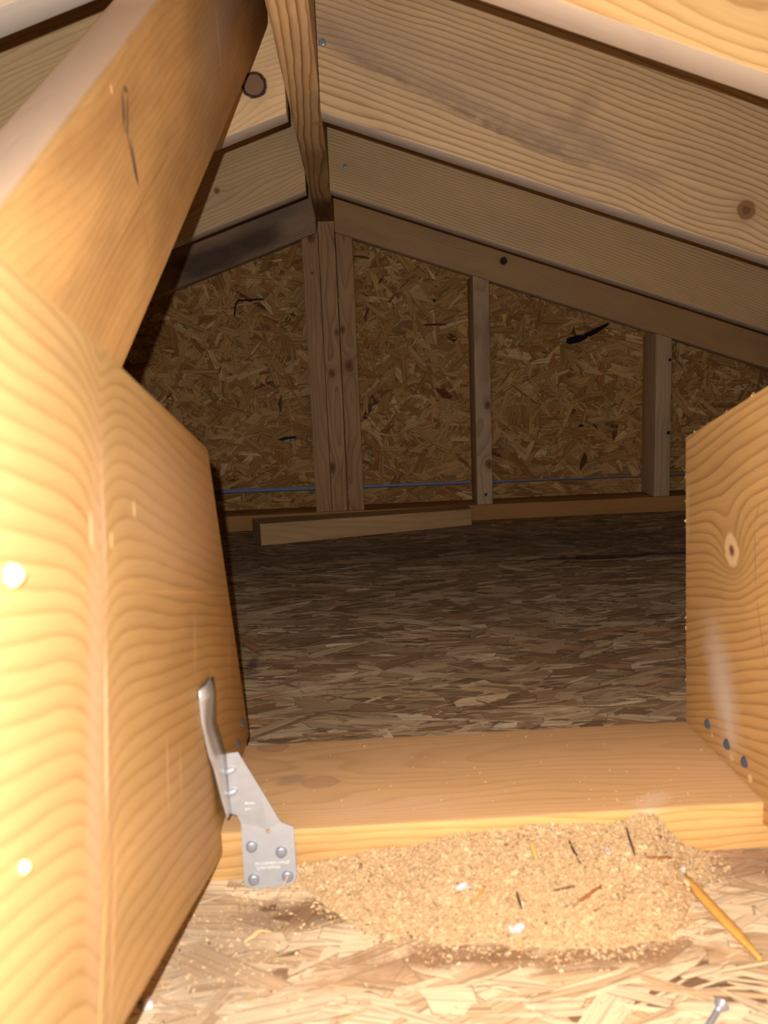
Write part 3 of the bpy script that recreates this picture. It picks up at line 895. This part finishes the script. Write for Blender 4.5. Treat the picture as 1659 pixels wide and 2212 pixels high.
for z_ in (.0865, .0705):                                     # the two pressed gussets at the fold
    bmv = bmesh.new()
    bmesh.ops.create_uvsphere(bmv, u_segments=16, v_segments=10, radius=1.0)
    bmesh.ops.transform(bmv, matrix=Matrix.Translation((-.0972, .5295, z_)) @ Matrix.Rotation(-.35, 4, 'Y') @ Matrix.Diagonal((.0048, .0028, .0026, 1)), verts=bmv.verts)
    me = bpy.data.meshes.new('gusset')
    bmv.to_mesh(me)
    bmv.free()
    for p in me.polygons:
        p.use_smooth = True
    g = link('gusset', me, steel)
    g.parent = tie
    g.matrix_parent_inverse = tie.matrix_world.inverted()
for x_, z_ in ((-.0853, .0306), (-.0648, .0258), (-.0848, .0080), (-.0612, .0090)):
    nail_head(tie, (x_, ty(z_) - .0014, z_), (.12, -1, .1), .0040, .0018)
# small stamped characters, too worn to read
sv, sf = [], []


def bar(cx, cz, w_, h_, an=0.0):
    b = len(sv)
    for dx, dz in ((-w_, -h_), (w_, -h_), (w_, h_), (-w_, h_)):
        X_ = cx + dx * math.cos(an) - dz * math.sin(an)
        Z_ = cz + dx * math.sin(an) + dz * math.cos(an)
        sv.append((X_, ty(Z_) - .00095, Z_))
    for dx, dz in ((-w_, -h_), (w_, -h_), (w_, h_), (-w_, h_)):
        X_ = cx + dx * math.cos(an) - dz * math.sin(an)
        Z_ = cz + dx * math.sin(an) + dz * math.cos(an)
        sv.append((X_, ty(Z_) - .0005, Z_))
    for f in ((0, 1, 2, 3), (0, 4, 5, 1), (1, 5, 6, 2), (2, 6, 7, 3), (3, 7, 4, 0)):
        sf.append([b + i for i in f])


for r0, (zc, xa, xb) in enumerate(((.0612, -.0882, -.0815), (.0570, -.0882, -.0835), (.0185, -.083, -.060), (.0155, -.082, -.066))):
    xq = xa
    while xq < xb:
        bar(xq, zc, .00022, .0009, RNG.uniform(-.5, .5))
        if RNG.random() < .7:
            bar(xq + .0005, zc + RNG.uniform(-.0008, .0008), .0005, .00018, RNG.uniform(-.3, .3))
        xq += .0015
stp = soup('stamped_lettering', sv, sf, plain('stamp', (0.80, 0.80, 0.80), .3, .3, vary=.05))
tag(stp, kind='stuff')
stp.parent = tie
stp.matrix_parent_inverse = tie.matrix_world.inverted()

# ------------------------------------------------------------------ sawdust heaped against the plate
hx = np.array([-.075, -.055, -.003, .056, .10, .13, .16, .19, .203, .212, .224, .240])
hh = np.array([.001, .009, .0175, .0245, .028, .0305, .0300, .0330, .0310, .0200, .0085, .0005])
bx = np.array([-.075, -.05, -.035, -.005, .05, .11, .177, .197, .222, .240])
by = np.array([.527, .517, .498, .4675, .452, .444, .442, .462, .493, .520])


def pnoise(x, y, s):
    return (math.sin(x * 41 * s + 1.3) * math.cos(y * 53 * s + .4) + .6 * math.sin(x * 97 * s - y * 71 * s + 2.0) + .4 * math.cos(y * 151 * s + x * 133 * s)) / 2


def heap(x, y):
    h_ = float(np.interp(x, hx, hh))
    b_ = float(np.interp(x, bx, by)) + .0045 * pnoise(x, 0.3, 1.3)
    t_ = (y - b_) / max(.531 - b_, .004)
    if t_ <= 0:
        return 0.0
    t_ = min(t_, 1.0)
    return h_ * (t_ ** .85) * (1 + .10 * pnoise(x, y, 1)) + .0006 * pnoise(x, y, 4) * min(1, t_ * 4)


NX, NY = 200, 66
gx = np.linspace(-.075, .24, NX)
gy = np.linspace(.438, .5314, NY)
Vp, Fp, idx = [], [], {}
Hh = np.array([[heap(x, y) for y in gy] for x in gx])
for i in range(NX):
    for j in range(NY):
        idx[i, j] = len(Vp)
        Vp.append((gx[i], gy[j], Hh[i, j] + (RNG.normal(0, .00035) if Hh[i, j] > 1e-5 else -.0006)))
for i in range(NX - 1):
    for j in range(NY - 1):
        if max(Hh[i, j], Hh[i + 1, j], Hh[i, j + 1], Hh[i + 1, j + 1]) > 1e-5:
            Fp.append([idx[i, j], idx[i + 1, j], idx[i + 1, j + 1], idx[i, j + 1]])
Tp = []
DUST = np.array([(0.61, 0.43, 0.235), (0.53, 0.355, 0.185), (0.68, 0.51, 0.31), (0.42, 0.27, 0.14), (0.25, 0.14, 0.07)])
for f in Fp:
    Tp.append(DUST[1] * RNG.uniform(.85, 1.1))


def crumb(p, L, wd_, th, tone, flat=.5):
    a_, e_ = RNG.uniform(0, 2 * math.pi), RNG.normal(0, flat)
    d_ = np.array([math.cos(a_) * math.cos(e_), math.sin(a_) * math.cos(e_), math.sin(e_)])
    q_ = RNG.normal(size=3)
    s_ = np.cross(d_, q_); s_ /= np.linalg.norm(s_)
    n_ = np.cross(d_, s_)
    b = len(Vp)
    for a1, b1, c1 in ((-1, -1, -1), (1, -.7, -1), (.8, 1, -1), (-1, .8, -1), (-.9, -1, 1), (1, -.8, 1), (.9, .9, 1), (-.8, 1, 1)):
        v_ = p + d_ * L * a1 * .5 + s_ * wd_ * b1 * .5 + n_ * th * c1 * .5
        v_[1] = min(v_[1], .5322) if v_[2] < .0375 else v_[1]
        v_[2] = max(v_[2], .0001)
        Vp.append(tuple(v_))
    for f in ((3, 2, 1, 0), (4, 5, 6, 7), (0, 1, 5, 4), (1, 2, 6, 5), (2, 3, 7, 6), (3, 0, 4, 7)):
        Fp.append([b + i for i in f])
        Tp.append(tone)


cnt = 0
while cnt < 9500:
    x_, y_ = RNG.uniform(-.075, .24), RNG.uniform(.44, .5315)
    h_ = heap(x_, y_)
    if h_ < .0004:
        continue
    cnt += 1
    big = RNG.random() < .16
    L = RNG.uniform(.0025, .0052) if big else RNG.uniform(.0008, .0024)
    tone = DUST[RNG.choice(5, p=[.46, .27, .18, .07, .02])] * RNG.uniform(.85, 1.15)
    crumb(np.array([x_, y_, h_ + RNG.uniform(0, .0010)]), L, L * RNG.uniform(.25, .7), RNG.uniform(.0003, .0008), tone)
for i in range(2600):                                        # thin scatter round the heap and on the deck
    if i < 1500:
        x_ = RNG.uniform(-.10, .25); b_ = float(np.interp(x_, bx, by)); y_ = b_ + RNG.normal(-.002, .008)
    elif i < 1800:
        x_, y_ = RNG.normal(.215, .015), RNG.normal(.517, .012)
    elif i < 2400:
        x_, y_ = RNG.normal(-.09, .03), RNG.normal(.475, .04)
    else:
        x_, y_ = RNG.uniform(-.12, .30), RNG.uniform(.36, .52)
    if y_ > .531 or (x_ < -.1 and y_ > .5):
        continue
    L = RNG.uniform(.0006, .003)
    tone = DUST[RNG.choice(5, p=[.38, .2, .24, .1, .08])] * RNG.uniform(.8, 1.2)
    crumb(np.array([x_, y_, heap(x_, y_) + .0004]), L, L * RNG.uniform(.3, .8), .0004, tone, .25)
for i in range(420):                                         # crumbs against the plate's right part and the flared heap crest
    x_ = RNG.uniform(-.06, .215); h_ = heap(x_, .531)
    L = RNG.uniform(.001, .003)
    crumb(np.array([x_, RNG.uniform(.526, .5315), h_ + RNG.uniform(-.001, .0022)]), L, L * .5, .0006, DUST[RNG.choice(3)] * RNG.uniform(.85, 1.15), .8)
for i in range(75):                                         # stray crumbs on top of the plank
    x_, y_ = RNG.uniform(-.09, .28), RNG.uniform(.536, .668)
    if RNG.random() < .3:
        x_, y_ = RNG.normal(.20, .02), RNG.normal(.545, .008)
    if not (.534 < y_ < .672):
        continue
    L = RNG.uniform(.0004, .0013)
    crumb(np.array([x_, y_, .0382]), L, L * .6, .0005, DUST[RNG.choice([0, 2])], .2)
k = NT('sawdust')
at = k.n('ShaderNodeVertexColor', layer_name='tone')
sd_mat = k.finish(at.outputs[0], .85, spec=.2)
sd = soup('sawdust', Vp, Fp, sd_mat, Tp)
tag(sd, 'heap of pale sawdust piled against the front of the flat plank', 'sawdust', kind='stuff')


# ------------------------------------------------------------------ single bits of litter
def ground(x, y):
    return heap(x, y) if y < .5314 else .038


def splinter(p0, p1, wd_, th, col, label, taper=.35, lift=.0015, arch=0.0, name='wood_splinter', group='splinters lying on and beside the sawdust'):
    p0, p1 = Vector(p0), Vector(p1)
    d_ = (p1 - p0)
    s_ = d_.cross(Vector((0, 0, 1))).normalized()
    n = 9
    bm = bmesh.new()
    rows = []
    for i in range(n):
        t_ = i / (n - 1)
        wv = wd_ / 2 * (min(1, (t_ / .25) * (1 - taper) + taper) if t_ < .25 else (1 if t_ < .7 else 1 - (1 - taper) * (t_ - .7) / .3))
        c_ = p0.lerp(p1, t_) + Vector((0, 0, arch * math.sin(math.pi * t_))) + s_ * math.sin(t_ * 5) * wd_ * .12
        up = Vector((0, 0, 1))
        rows.append([bm.verts.new(c_ + s_ * a * wv + up * b * th / 2) for a, b in ((-1, -1), (1, -1), (.75, 1), (-.8, 1))])
    for a, b in zip(rows, rows[1:]):
        for i in range(4):
            bm.faces.new((a[i], a[(i + 1) % 4], b[(i + 1) % 4], b[i]))
    bm.faces.new(list(reversed(rows[0])))
    bm.faces.new(rows[-1])
    bmesh.ops.recalc_face_normals(bm, faces=bm.faces)
    base = p0.copy()
    bmesh.ops.translate(bm, verts=bm.verts, vec=-base)
    me = bpy.data.meshes.new(name)
    bm.to_mesh(me)
    bm.free()
    for p in me.polygons:
        p.use_smooth = True
    o = link(name, me, col)
    o.matrix_world = Matrix.Translation(base)
    return tag(o, label, 'splinter', group)


orange = plain('orange_splinter', (0.66, 0.33, 0.075), .55, vary=.25, scale=150)
brown = plain('brown_splinter', (0.20, 0.10, 0.045), .7, vary=.3)
dkbr = plain('dark_splinter', (0.09, 0.05, 0.028), .7, vary=.3)
red = plain('reddish_splinter', (0.36, 0.13, 0.045), .6, vary=.25)
yel = plain('yellow_splinter', (0.74, 0.46, 0.13), .6, vary=.2)
G = lambda x, y, e=.0012: (x, y, ground(x, y) + e)
splinter((.2110, .4985, .0072), (.2250, .4215, .0022), .0075, .0026, orange, 'long flat orange splinter right of the sawdust heap', .25, arch=.001)
splinter(G(.178, .519, .0035), G(.177, .500, .0020), .0016, .0014, dkbr, 'dark needle standing near the crest of the sawdust', .5)
splinter(G(.1365, .5165), G(.139, .498), .0016, .0012, dkbr, 'dark thin needle halfway down the sawdust, left of the white flake', .5)
splinter(G(.129, .469, .0018), G(.148, .479, .0018), .0018, .0012, red, 'reddish sliver low on the front of the sawdust', .3)
splinter(G(.184, .498, .0018), G(.203, .5015, .0018), .0020, .0012, red, 'rust coloured sliver beside the tip of the long orange splinter', .4)
splinter(G(.116, .4795, .0016), G(.131, .481, .0016), .0013, .001, brown, 'brown sliver lying level in the middle of the sawdust', .4)
splinter(G(.0925, .481, .0018), G(.093, .470, .0018), .0018, .001, dkbr, 'short dark sliver in the left part of the sawdust', .5)
splinter(G(.1105, .517, .0016), G(.110, .503, .0016), .0030, .001, yel, 'yellow chip high on the left slope of the sawdust', .5)
splinter((-.0660, .5170, .0020), (-.0605, .5165, .0125), .0026, .0012, plain('pale_sliver', (0.78, 0.58, 0.36), .7), 'pale sliver leaning against the lower right nail of the steel tie', .4)
splinter(G(.063, .479, .0016), G(.073, .489, .0016), .0018, .001, orange, 'thin orange sliver beside the left white scrap', .4)

white = plain('white_scrap', (0.66, 0.58, 0.56), .7, vary=.08)


def scrap(x, y, sx, sy, seed, label, rot=0.0, up=.0016, name='white_scrap'):
    r_ = np.random.default_rng(seed)
    bm = bmesh.new()
    bmesh.ops.create_icosphere(bm, subdivisions=3, radius=1.0)
    ph = r_.uniform(0, 6, 6)
    for v in bm.verts:
        a_ = math.atan2(v.co.y, v.co.x)
        k_ = 1 + .28 * math.sin(2 * a_ + ph[0]) + .16 * math.sin(5 * a_ + ph[1])
        z_ = v.co.z * .28 + .22 * math.sin(3 * v.co.x + ph[2]) + .2 * math.sin(4 * v.co.y + ph[3])
        v.co = Vector((v.co.x * k_ * sx, v.co.y * k_ * sy, z_ * min(sx, sy)))
    me = bpy.data.meshes.new(name)
    bm.to_mesh(me)
    bm.free()
    for p in me.polygons:
        p.use_smooth = True
    o = link(name, me, white)
    o.matrix_world = Matrix.Translation((x, y, ground(x, y) + up)) @ Matrix.Rotation(rot, 4, 'Z')
    return tag(o, label, 'scrap', 'white scraps in the sawdust')


scrap(.0590, .4900, .0048, .0036, 1, 'white curled scrap in the left part of the sawdust', .3)
scrap(.0870, .4575, .0042, .0048, 2, 'white flat scrap at the lower front edge of the sawdust', .2)
scrap(.1605, .5065, .0016, .0048, 3, 'narrow white flake upright in the middle of the sawdust')
scrap(.2110, .5005, .0022, .0026, 4, 'little white crumb at the tip of the long orange splinter')
scrap(-.1335, .4185, .0040, .0040, 5, 'white fluff under the big left rafter at the bottom left', up=.0030)

# curled wood shaving on the deck below the tie
bm = bmesh.new()
rows = []
for i in range(15):
    a_ = -0.2 + 2.3 * i / 14
    rr = .0105 + .001 * math.sin(i)
    cx, cy = -.074 - rr * math.cos(a_) * 1.0, .4665 + rr * math.sin(a_) * .9
    wv = .0028 * math.sin(math.pi * (i + .7) / 15.5)
    rows.append([bm.verts.new((cx, cy, .0012)), bm.verts.new((cx + .6 * wv, cy - .4 * wv, .0012 + wv)), bm.verts.new((cx + 1.6 * wv, cy - wv, .0008 + wv * .9))])
for a_, b_ in zip(rows, rows[1:]):
    for i in range(2):
        bm.faces.new((a_[i], a_[i + 1], b_[i + 1], b_[i]))
bmesh.ops.translate(bm, verts=bm.verts, vec=(.074, -.4665, 0))
me = bpy.data.meshes.new('wood_shaving')
bm.to_mesh(me)
bm.free()
for p in me.polygons:
    p.use_smooth = True
sh = link('wood_shaving', me, plain('shaving', (0.72, 0.47, 0.22), .6, vary=.15))
sh.location = (-.074, .4665, 0)
md = sh.modifiers.new('thickness', 'SOLIDIFY')
md.thickness = .0005
tag(sh, 'curled pale wood shaving on the deck below the steel tie', 'shaving')

# screw lying on the deck at the lower right edge of the view
screw = empty('screw', (.187, .3885, 0.0))
tag(screw, 'grey steel screw with its head up, lying at the bottom right of the deck', 'screw')


def lathe(name, prof, n=20):
    bm = bmesh.new()
    rg = [[bm.verts.new((r_ * math.cos(2 * math.pi * i / n), r_ * math.sin(2 * math.pi * i / n), z_)) for i in range(n)] for r_, z_ in prof]
    for a_, b_ in zip(rg, rg[1:]):
        for i in range(n):
            bm.faces.new((a_[i], a_[(i + 1) % n], b_[(i + 1) % n], b_[i]))
    bm.faces.new(list(reversed(rg[0])))
    bm.faces.new(rg[-1])
    bmesh.ops.recalc_face_normals(bm, faces=bm.faces)
    me = bpy.data.meshes.new(name)
    bm.to_mesh(me)
    bm.free()
    for p in me.polygons:
        p.use_smooth = True
    return me


ax_ = Vector((.72, .62, .20)).normalized()
qm = Matrix.Translation((.1868, .3880, .0046)) @ Vector((0, 0, 1)).rotation_difference(ax_).to_matrix().to_4x4()
pr = [(.0016, -.006), (.0019, -.004), (.0040, -.0004), (.0042, 0), (.0038, .0004), (.0012, .0004), (.0009, -.0006)]
shk = [(.0003, -.040)]
for i in range(26):
    zq = -.038 + i * .00125
    shk += [(.0011, zq), (.00175, zq + .0006)]
shk += [(.0015, -.0055)]
for nm, p_ in (('screw_head', pr), ('screw_shank', shk)):
    o = link(nm, lathe(nm, p_), nail_steel)
    o.parent = screw
    o.matrix_parent_inverse = screw.matrix_world.inverted()
    o.matrix_basis = qm
